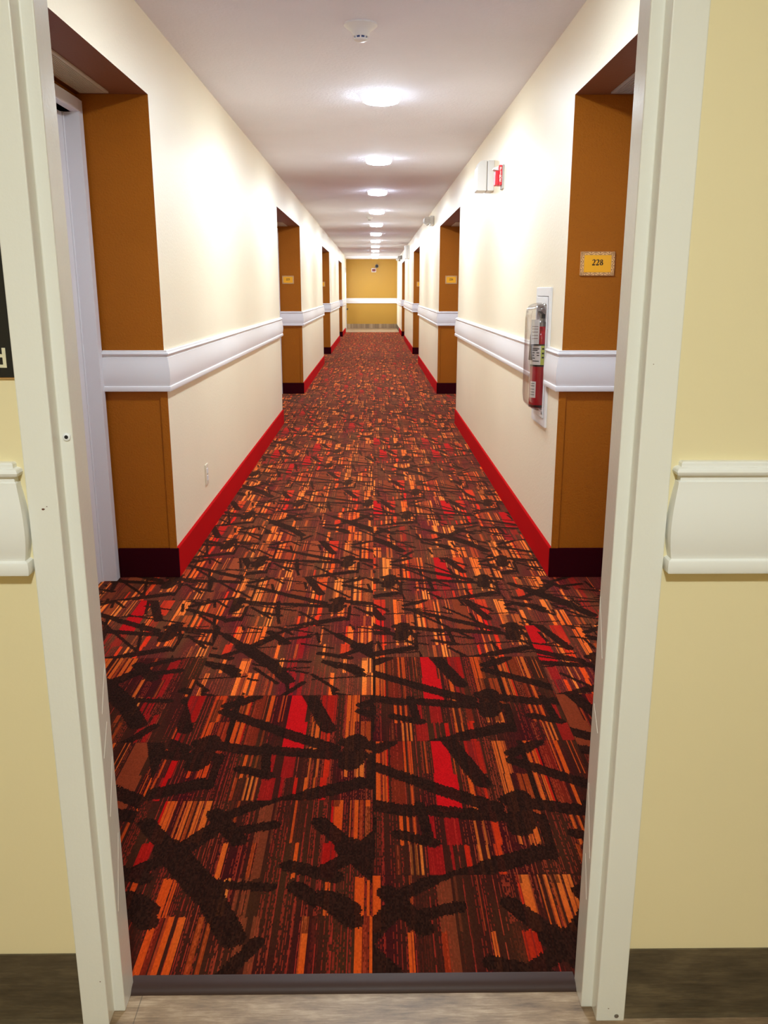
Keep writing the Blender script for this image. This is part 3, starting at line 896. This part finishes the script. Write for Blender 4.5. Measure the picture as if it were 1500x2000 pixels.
# ------------------------------------------------------------------ digits and room signs
def stroke(mb, pts, ws, y_, th=0.0007, mi=0):
    """variable width ribbon in the xz plane facing -y"""
    P = [Vector(p_) for p_ in pts]; Lf, Rt = [], []
    for i, p_ in enumerate(P):
        d = (P[min(i + 1, len(P) - 1)] - P[max(i - 1, 0)]).normalized()
        nn = Vector((-d.y, d.x)) * ws[i] * 0.5
        Lf.append(p_ + nn); Rt.append(p_ - nn)
    vs = []
    for i in range(len(P)):
        for q in (Lf[i], Rt[i]):
            vs.append((q.x, y_, q.y)); vs.append((q.x, y_ - th, q.y))
    fs = []
    for i in range(len(P) - 1):
        a = i * 4; b = a + 4
        fs += [(a + 1, a + 3, b + 3, b + 1), (a, b, b + 2, a + 2), (a, a + 1, b + 1, b), (a + 2, b + 2, b + 3, a + 3)]
    fs += [(0, 2, 3, 1), (len(vs) - 4, len(vs) - 3, len(vs) - 1, len(vs) - 2)]
    mb.add(vs, fs, mi)
def arc(cx, cy, rx, ry, a0, a1, n=12):
    return [(cx + rx * math.cos(R(a0 + (a1 - a0) * i / n)), cy + ry * math.sin(R(a0 + (a1 - a0) * i / n))) for i in range(n + 1)]
def digit(mb, ch, x, z, s, y_):
    """serif numeral in a cell 0.55 x 1 scaled by s with its lower left corner at x,z"""
    def st(pts, ws): stroke(mb, [(x + a * s * 1.22, z + b * s) for a, b in pts], [w_ * s * 1.6 for w_ in ws], y_)
    if ch == '2':
        p1 = arc(.25, .72, .17, .23, 165, -20, 12); p1 += [(.33, .47), (.22, .28), (.08, .10), (.06, .06)]
        st(p1, [.10, .09, .07, .06, .06, .07, .09, .11, .13, .14, .14, .13, .12, .10, .07, .05, .05])
        st([(.04, .06), (.30, .065), (.44, .07)], [.12, .13, .10]); st([(.42, .05), (.47, .22)], [.08, .03])
    elif ch == '8':
        st(arc(.26, .745, .135, .195, 90, 450, 20), [.05 + .06 * abs(math.cos(R(90 + 18 * i))) for i in range(21)])
        st(arc(.26, .265, .165, .23, 90, 450, 20), [.05 + .08 * abs(math.cos(R(90 + 18 * i))) for i in range(21)])
    elif ch == '5':
        st([(.12, .93), (.42, .93), (.46, .97)], [.11, .11, .05]); st([(.14, .95), (.10, .55)], [.05, .05])
        st(arc(.22, .32, .20, .26, 120, -130, 14), [.05, .06, .08, .10, .12, .13, .13, .13, .12, .10, .08, .06, .05, .06, .08])
    elif ch == '6':
        st(arc(.25, .29, .165, .24, 90, 450, 20), [.05 + .08 * abs(math.cos(R(90 + 18 * i))) for i in range(21)])
        st([(.09, .30), (.12, .58), (.24, .82), (.42, .96)], [.13, .12, .09, .04])
    elif ch == '4':
        st([(.33, 0), (.33, .97)], [.11, .12]); st([(.33, .95), (.04, .32), (.04, .29)], [.05, .05, .05]); st([(.03, .29), (.48, .29)], [.09, .09])
    elif ch == '3':
        st(arc(.22, .73, .15, .22, 150, -90, 12), [.08, .07, .06, .06, .07, .09, .11, .12, .12, .11, .09, .06, .05])
        st(arc(.22, .27, .19, .25, 90, -140, 12), [.05, .06, .08, .11, .13, .13, .13, .12, .10, .08, .06, .06, .09])
def make_sign(num, cx, cy, cz, lab, W=0.150, Hh=0.101):
    root = thing('room_number_sign', (cx, cy, cz), lab, 'sign', 'room number signs in the recesses')
    MB().box(-W / 2, W / 2, -0.006, 0, -Hh / 2, Hh / 2).build('plate', M['sign_tan'], root, bevel=0.0015)
    bw = 0.0165
    MB().box(-W / 2 + bw, W / 2 - bw, -0.0068, -0.0055, -Hh / 2 + bw * .9, Hh / 2 - bw * .9).build('panel', M['sign_gold'], root)['label'] = 'golden yellow centre'
    o = MB()
    lw = 0.0011; Y = -0.0059
    for z in (-Hh / 2 + 0.0015, -Hh / 2 + bw * .9, Hh / 2 - bw * .9, Hh / 2 - 0.0015):
        stroke(o, [(-W / 2, z), (W / 2, z)], [lw, lw], Y)
    for x in (-W / 2 + 0.0015, -W / 2 + bw, W / 2 - bw, W / 2 - 0.0015):
        stroke(o, [(x, -Hh / 2), (x, Hh / 2)], [lw, lw], Y)
    for zc in (Hh / 2 - bw * .48, -Hh / 2 + bw * .48):      # scroll vines
        L = W / 2 - bw
        pts = [(-L + 2 * L * i / 48, zc + 0.0042 * math.sin(i / 48 * 2 * math.pi * 3)) for i in range(49)]
        stroke(o, pts, [0.0012 + 0.0008 * abs(math.sin(i * .39)) for i in range(49)], Y)
        for q in range(6):
            xx = -L + 2 * L * (q + .5) / 6; stroke(o, arc(xx, zc - 0.003 * (-1) ** q, .0018, .0018, 0, 330, 8), [0.0014] * 9, Y)
    for xc in (-W / 2 + bw / 2, W / 2 - bw / 2):
        L = Hh / 2 - bw
        pts = [(xc + 0.0042 * math.sin(i / 32 * 2 * math.pi * 2), -L + 2 * L * i / 32) for i in range(33)]
        stroke(o, pts, [0.0016] * 33, Y)
        for q in range(4):
            zz = -L + 2 * L * (q + .5) / 4; stroke(o, arc(xc - 0.0035 * (-1) ** q, zz, .0016, .0016, 0, 330, 8), [0.0016] * 9, Y)
        for zc in (Hh / 2 - bw * .48, -Hh / 2 + bw * .48):
            stroke(o, arc(xc, zc, .0050, .0042, 0, 340, 12), [.0011] * 13, Y); stroke(o, arc(xc, zc, .0022, .0020, 0, 340, 8), [.0011] * 9, Y)
    o.build('scroll_border', M['ink_brown'], root)
    d = MB(); s = 0.0245
    for q, ch in enumerate(num):
        digit(d, ch, (q - 1.5) * s * 0.68 + 0.0002, -0.0085 + 0.002, s, -0.0066)
    d.build('number', M['ink'], root)
    return root
make_sign('228', 0.9690, REC_R[0][1], 1.4265, 'golden room sign reading 228, in the recess nearest the doorway on the right')
make_sign('226', 0.9875, REC_R[1][1], 1.449, 'small golden room sign reading 226, in the second recess on the right')
make_sign('225', -1.0945, REC_L[1][1], 1.449, 'small golden room sign reading 225, in the second recess on the left')
make_sign('224', 0.957 + 0.02, REC_R[2][1], 1.449, 'tiny golden room sign in the third recess on the right')
make_sign('223', -1.10, REC_L[2][1], 1.449, 'tiny golden room sign in the third recess on the left')

# ------------------------------------------------------------------ foyer sign at the left edge
fs_ = thing('foyer_sign', (-0.6975, YW, 1.30), 'black sign with cream lettering beside the left door casing', 'sign')
MB().box(-0.155, 0.155, -0.0075, 0, -0.1145, 0.1945 - 0.11 + 0.0).build('board', M['sign_black'], fs_, bevel=0.0008)
MB().box(-0.1553, 0.1553, -0.0048, 0, -0.1165, -0.1140).build('board_edge', M['sign_tan'], fs_)
text_mesh('lettering', 'd', 0.041, M['letter_cream'], fs_, Matrix.Translation((0.1355, -0.0078, -0.0868)) @ Matrix.Rotation(R(90), 4, 'X'))

# ------------------------------------------------------------------ fire extinguisher cabinet
XC = XR
cy, cz = (CAB_Y0 + CAB_Y1) / 2, CAB_Z0
cab = thing('extinguisher_cabinet', (XC, cy, cz), 'white wall cabinet with a clear bubble front holding the extinguisher', 'cabinet')
oc = (XC, cy, cz)
def cp(mb_, name, mat, par=cab, **k_):
    o = mb_.build(name, mat, par, loc=oc, **k_); o.location = (0, 0, 0); return o
h0, h1, z0, z1 = HOLE
f = MB()
f.box(XC - 0.011, XC, CAB_Y0, h0 + .002, CAB_Z0, CAB_Z1); f.box(XC - 0.011, XC, h1 - .002, CAB_Y1, CAB_Z0, CAB_Z1)
f.box(XC - 0.011, XC, h0 + .002, h1 - .002, CAB_Z0, z0 + .002); f.box(XC - 0.011, XC, h0 + .002, h1 - .002, z1 - .002, CAB_Z1)
cp(f, 'trim_frame', M['white_plastic'], bevel=0.0015)
f = MB()   # tub
f.box(XC + 0.0925, XC + 0.0965, h0, h1, z0, z1); f.box(XC - 0.004, XC + 0.0925, h0 + .0005, h0 + .003, z0, z1); f.box(XC - 0.004, XC + 0.0925, h1 - .003, h1 - .0005, z0, z1)
f.box(XC - 0.004, XC + 0.0925, h0 + .003, h1 - .003, z0 + .0005, z0 + .003); f.box(XC - 0.004, XC + 0.0925, h0 + .003, h1 - .003, z1 - .003, z1 - .0005)
cp(f, 'tub', M['white_plastic'])
f = MB()   # door panel around the bubble
b0, b1, c0, c1 = 4.172, 4.418, 0.745, 1.250
px0, px1 = XC - 0.016, XC - 0.011
f.box(px0, px1, h0 + .006, b0, z0 + .006, z1 - .006); f.box(px0, px1, b1, h1 - .006, z0 + .006, z1 - .006)
f.box(px0, px1, b0, b1, z0 + .006, c0); f.box(px0, px1, b0, b1, c1, z1 - .006)
cp(f, 'door_panel', M['white_plastic'], bevel=0.001)
# bubble: rounded shell
def bubble():
    vs, fs = [], []
    lay = [(0.0, 0.0), (0.018, 0.002), (0.040, 0.008), (0.054, 0.020), (0.060, 0.040)]   # protrusion, inset
    n = 10
    for pr, ins in lay:
        ya, yb_, za, zb_ = b0 - 0.004 + ins, b1 + 0.004 - ins, c0 - 0.004 + ins * 1.3, c1 + 0.004 - ins * 1.3
        rr_ = 0.03
        ring = []
        for (qy, qz, a0) in ((yb_ - rr_, zb_ - rr_, 0), (ya + rr_, zb_ - rr_, 90), (ya + rr_, za + rr_, 180), (yb_ - rr_, za + rr_, 270)):
            for i in range(6):
                a = R(a0 + 18 * i); ring.append((XC - 0.0165 - pr, qy + rr_ * math.cos(a), qz + rr_ * math.sin(a)))
        vs += ring
    k_ = 24
    for j in range(len(lay) - 1):
        for i in range(k_):
            a, b = j * k_ + i, j * k_ + (i + 1) % k_
            fs.append((a, b, b + k_, a + k_))
    fs.append(tuple(range((len(lay) - 1) * k_, len(lay) * k_)))
    return MB().add(vs, fs)
bo = cp(bubble(), 'bubble', M['acrylic'], smooth=True); bo['label'] = 'clear acrylic bubble'
sm = bo.modifiers.new('s', 'SOLIDIFY'); sm.thickness = 0.002; sm.offset = 1
cp(MB().lathe([(0.007, 0), (0.007, 0.005)], (XC - 0.0215, b0 - 0.010 + .002, 0.735), 16, 'x'), 'lock', M['metal'])
# extinguisher
EXX, EXY, EZ = XC - 0.008, 4.298, 0.748
ext = thing('fire_extinguisher', (EXX, EXY, EZ), 'red fire extinguisher standing inside the clear-fronted wall cabinet', 'fire extinguisher')
def ep(mb_, name, mat, lab=None, **k_):
    o = mb_.build(name, mat, ext, **k_)
    if lab: o['label'] = lab
    return o
HB = 0.385
ep(MB().lathe([(0.046, 0), (0.0505, 0.006), (0.0505, HB - 0.05), (0.048, HB - 0.03), (0.038, HB - 0.010), (0.022, HB), (0.016, HB + 0.012)], n=40), 'cylinder', M['red_enamel'], smooth=True)
ep(MB().lathe([(0.0515, 0.002), (0.0515, 0.014)], n=40), 'foot_ring', M['dark'])
ep(MB().lathe([(0.017, HB + 0.006), (0.017, HB + 0.03), (0.012, HB + 0.036), (0.012, HB + 0.05)], n=24), 'valve', M['metal'], smooth=True)
hd_ = MB(); hd_.prism([(-0.02, HB + 0.05), (0.015, HB + 0.045), (0.075, HB + 0.075), (0.075, HB + 0.082), (0.0, HB + 0.07), (-0.02, HB + 0.07)], 'y', -0.009, 0.009)
hd_.prism([(-0.01, HB + 0.035), (0.015, HB + 0.03), (0.07, HB + 0.028), (0.07, HB + 0.036), (0.0, HB + 0.048)], 'y', -0.008, 0.008)
hd_.v = [(v[1], v[0], v[2]) for v in hd_.v]
ep(hd_, 'handle', M['dark'], 'black squeeze handle', bevel=0.001)
ep(MB().tube([(-0.012, 0, HB + 0.03), (-0.040, -0.012, HB + 0.02), (-0.054, -0.022, HB - 0.03), (-0.056, -0.024, HB - 0.10), (-0.056, -0.024, HB - 0.15)], [.007, .007, .007, .007, .010]), 'hose', M['dark'], smooth=True)
def band(z_a, z_b, a0, a1, rad):
    vs, fs = [], []; n = 24
    for i in range(n + 1):
        a = R(a0 + (a1 - a0) * i / n)
        for rad_ in (rad, rad + 0.0006):
            for z_ in (z_a, z_b): vs.append((rad_ * math.cos(a), rad_ * math.sin(a), z_))
    for i in range(n):
        a = i * 4; b = a + 4
        fs += [(a + 2, a + 3, b + 3, b + 2), (a, b, b + 1, a + 1), (a, a + 2, b + 2, b), (a + 1, b + 1, b + 3, a + 3)]
    fs += [(0, 1, 3, 2), (n * 4, n * 4 + 2, n * 4 + 3, n * 4 + 1)]
    return MB().add(vs, fs)
ep(band(0.212, 0.305, 150, 258, 0.0508), 'label', M['label_white'], 'white instruction label')
ep(band(0.212, 0.305, 258, 300, 0.0508), 'hazard_label', M['label_green'], 'yellow green label edge')
ep(band(0.203, 0.212, 150, 300, 0.0509), 'label_border', M['ink'])
tm = MB()
for rI, (zz, al) in enumerate(((0.290, (205, 250)), (0.282, (200, 240)), (0.270, (205, 222)), (0.270, (234, 250)), (0.258, (205, 220)), (0.258, (236, 250)), (0.244, (208, 226)), (0.230, (205, 250)))):
    b_2 = band(zz - 0.0022, zz + 0.0022, al[0], al[1], 0.0515); tm.add(b_2.v, b_2.f)
ep(tm, 'label_print', M['ink']); tm = MB()
for al in ((264, 276),):
    for zz in (0.290, 0.268, 0.248):
        b_2 = band(zz - 0.004, zz + 0.004, al[0], al[1], 0.0515); tm.add(b_2.v, b_2.f)
ep(band(0.305, 0.312, 150, 300, 0.0509), 'label_border', M['ink'])
ep(tm, 'hazard_print', M['ink'])
ep(band(0.050, 0.130, 195, 238, 0.0508), 'barcode_label', M['label_white'], 'small white lower label')
tm = MB()
for zz in (0.120, 0.108, 0.092, 0.078, 0.065):
    b_2 = band(zz - 0.0014, zz + 0.0014, 203, 230, 0.0515); tm.add(b_2.v, b_2.f)
ep(tm, 'barcode_print', M['ink'])
# inspection tag on its valve
tg = MB().box(-0.0645, -0.024, -0.0600, -0.0592, HB - 0.072, HB + 0.045)
ep(tg, 'inspection_tag', M['label_white'], 'white inspection tag')
tg = MB()
for zz in (0.012, 0.0, -0.014, -0.03, -0.045):
    tg.box(-0.060, -0.030, -0.0606, -0.0600, HB + zz - 0.0012, HB + zz + 0.0012)
ep(tg, 'tag_print', M['ink_brown'])

# ------------------------------------------------------------------ wall units, alarm, emergency lights
def wall_unit(y_, zc, lab, depth=0.118, hgt=0.198, wid=0.17):
    root = thing('wall_unit', (XR, y_, zc), lab, 'wall unit', 'white wall units')
    MB().box(-0.045, 0, 0, wid, -hgt / 2, hgt / 2).build('backplate', M['white_plastic'], root, bevel=0.004)
    MB().box(-0.052, -0.045, 0.006, wid - 0.006, -hgt / 2 + 0.006, hgt / 2 - 0.006).build('gasket', M['grey_plastic'], root)
    MB().prism([(-0.052, -hgt / 2), (-0.052, hgt / 2), (-0.085, hgt / 2 - 0.001), (-0.108, hgt / 2 - 0.014), (-depth, hgt / 2 - 0.045), (-depth, -hgt / 2 + 0.006), (-depth + 0.006, -hgt / 2)], 'y', -0.001, wid + 0.001).build('cover', M['white_plastic'], root, bevel=0.004)
    return root
wall_unit(6.31, 2.085, 'white plastic unit high on the right wall, beside the red fire alarm')
wall_unit(21.0, 2.20, 'small white unit high on the right wall past the third recess', 0.10, 0.30, 0.4)

fa = thing('fire_alarm', (XR, 5.83, 2.030), 'red fire alarm strobe with white letters high on the right wall', 'fire alarm')
MB().box(-0.012, 0, -0.004, 0.09, -0.082, 0.062).build('back_box', M['grey_plastic'], fa, bevel=0.002)
MB().box(-0.034, -0.0125, 0.0, 0.088, -0.060, 0.060).build('housing', M['red_plastic'], fa, bevel=0.003)
MB().box(-0.056, -0.0345, 0.004, 0.084, -0.060, 0.026).build('front_cover', M['red_plastic'], fa, bevel=0.004)
MB().prism([(-0.0345, 0.028), (-0.0345, 0.056), (-0.052, 0.050), (-0.068, 0.042), (-0.068, 0.034), (-0.052, 0.030)], 'y', 0.010, 0.078).build('strobe_lens', M['white_plastic'], fa, bevel=0.002)['label'] = 'clear white strobe lens'
for q, ch in enumerate('FIRE'):
    text_mesh('lettering', ch, 0.027, M['label_white'], fa, Matrix.Translation((-0.0235, -0.0004, 0.036 - q * 0.0225)) @ Matrix.Rotation(R(90), 4, 'X'), 0.0004)

def emergency(y_, zc, lab, s=1.0, twin=True):
    root = thing('emergency_light', (XR, y_, zc), lab, 'emergency light', 'emergency lights on the right wall')
    MB().box(-0.055 * s, 0, 0, 0.26 * s, -0.06 * s, 0.062 * s).build('housing', M['grey_plastic'] if not twin else M['white_plastic'], root, bevel=0.006)
    for yy in (-0.015, 0.20):
        hd2 = thing('lamp', (0, 0, 0), None, None); hd2.parent = root
        hd2.name = 'lamp_head'
        MB().lathe([(0.012 * s, 0.0), (0.030 * s, -0.012 * s), (0.046 * s, -0.030 * s), (0.050 * s, -0.062 * s), (0.046 * s, -0.070 * s)], (-0.095 * s, yy * s + 0.04 * s, 0.0), 20, 'y').build('reflector', M['white_plastic'], hd2, smooth=True)
        rg = MB()
        for k_ in range(-2, 3):
            rg.box(-0.095 * s + k_ * 0.017 * s - 0.002, -0.095 * s + k_ * 0.017 * s + 0.002, yy * s - 0.031 * s, yy * s - 0.029 * s, -0.038 * s, 0.038 * s)
            rg.box(-0.133 * s, -0.057 * s, yy * s - 0.0312 * s, yy * s - 0.0292 * s, k_ * 0.017 * s - 0.002, k_ * 0.017 * s + 0.002)
        rg.build('lens_grid', M['grey_plastic'], hd2)
        MB().tube([(-0.05 * s, (yy + .02) * s, -0.03 * s), (-0.09 * s, (yy + .02) * s, -0.052 * s)], 0.008 * s).build('swivel', M['grey_plastic'], hd2)
    return root
emergency(12.45, 2.255, 'white twin-lamp emergency light high on the right wall past the second recess')
emergency(25.3 + 1.0, 2.27, 'small grey emergency light high on the right wall past the fourth recess', 0.9, False)
emergency(28.0, 2.27, 'small grey emergency light highest and farthest on the right wall', 0.9, False)

# outlet on the left wall
ou = thing('wall_outlet', (XL, 4.67, 0.327), 'cream duplex wall outlet low on the left corridor wall', 'outlet')
MB().box(0, 0.006, -0.037, 0.037, -0.058, 0.058).build('cover_plate', M['cream_plastic'], ou, bevel=0.003)
for zz in (-0.02, 0.02):
    MB().box(0.0058, 0.0085, -0.017, 0.017, zz - 0.014, zz + 0.014).build('socket', M['white_plastic'], ou, bevel=0.002)
MB().lathe([(0.003, 0.0058), (0.003, 0.0072)], n=12, axis='x').build('screw', M['metal'], ou)

# end wall camera and strobe
dc = thing('dome_camera', (0.112, Y_END, 2.17), 'black dome camera on a grey mount high on the mustard end wall', 'camera')
MB().lathe([(0.066, 0), (0.066, -0.03), (0.058, -0.045)], n=32, axis='y').build('mount', M['grey_plastic'], dc, smooth=True)
MB().lathe([(0.055, -0.045), (0.052, -0.07), (0.036, -0.09), (0.006, -0.098)], n=32, axis='y').build('dome', M['dark'], dc, smooth=True)['label'] = 'glossy black dome'
st_ = thing('alarm_strobe', (0.004, Y_END, 2.045), 'dark red alarm box below the dome camera on the end wall', 'fire alarm')
MB().box(-0.080, 0.080, -0.012, 0, -0.085, 0.052).build('mounting_plate', M['label_white'], st_, bevel=0.003)
MB().box(-0.060, 0.060, -0.055, -0.012, -0.060, 0.030).build('housing', M['dark_red'], st_, bevel=0.004)
MB().box(-0.040, 0.040, -0.060, -0.012, 0.031, 0.050).build('strobe_lens', M['white_plastic'], st_, bevel=0.003)
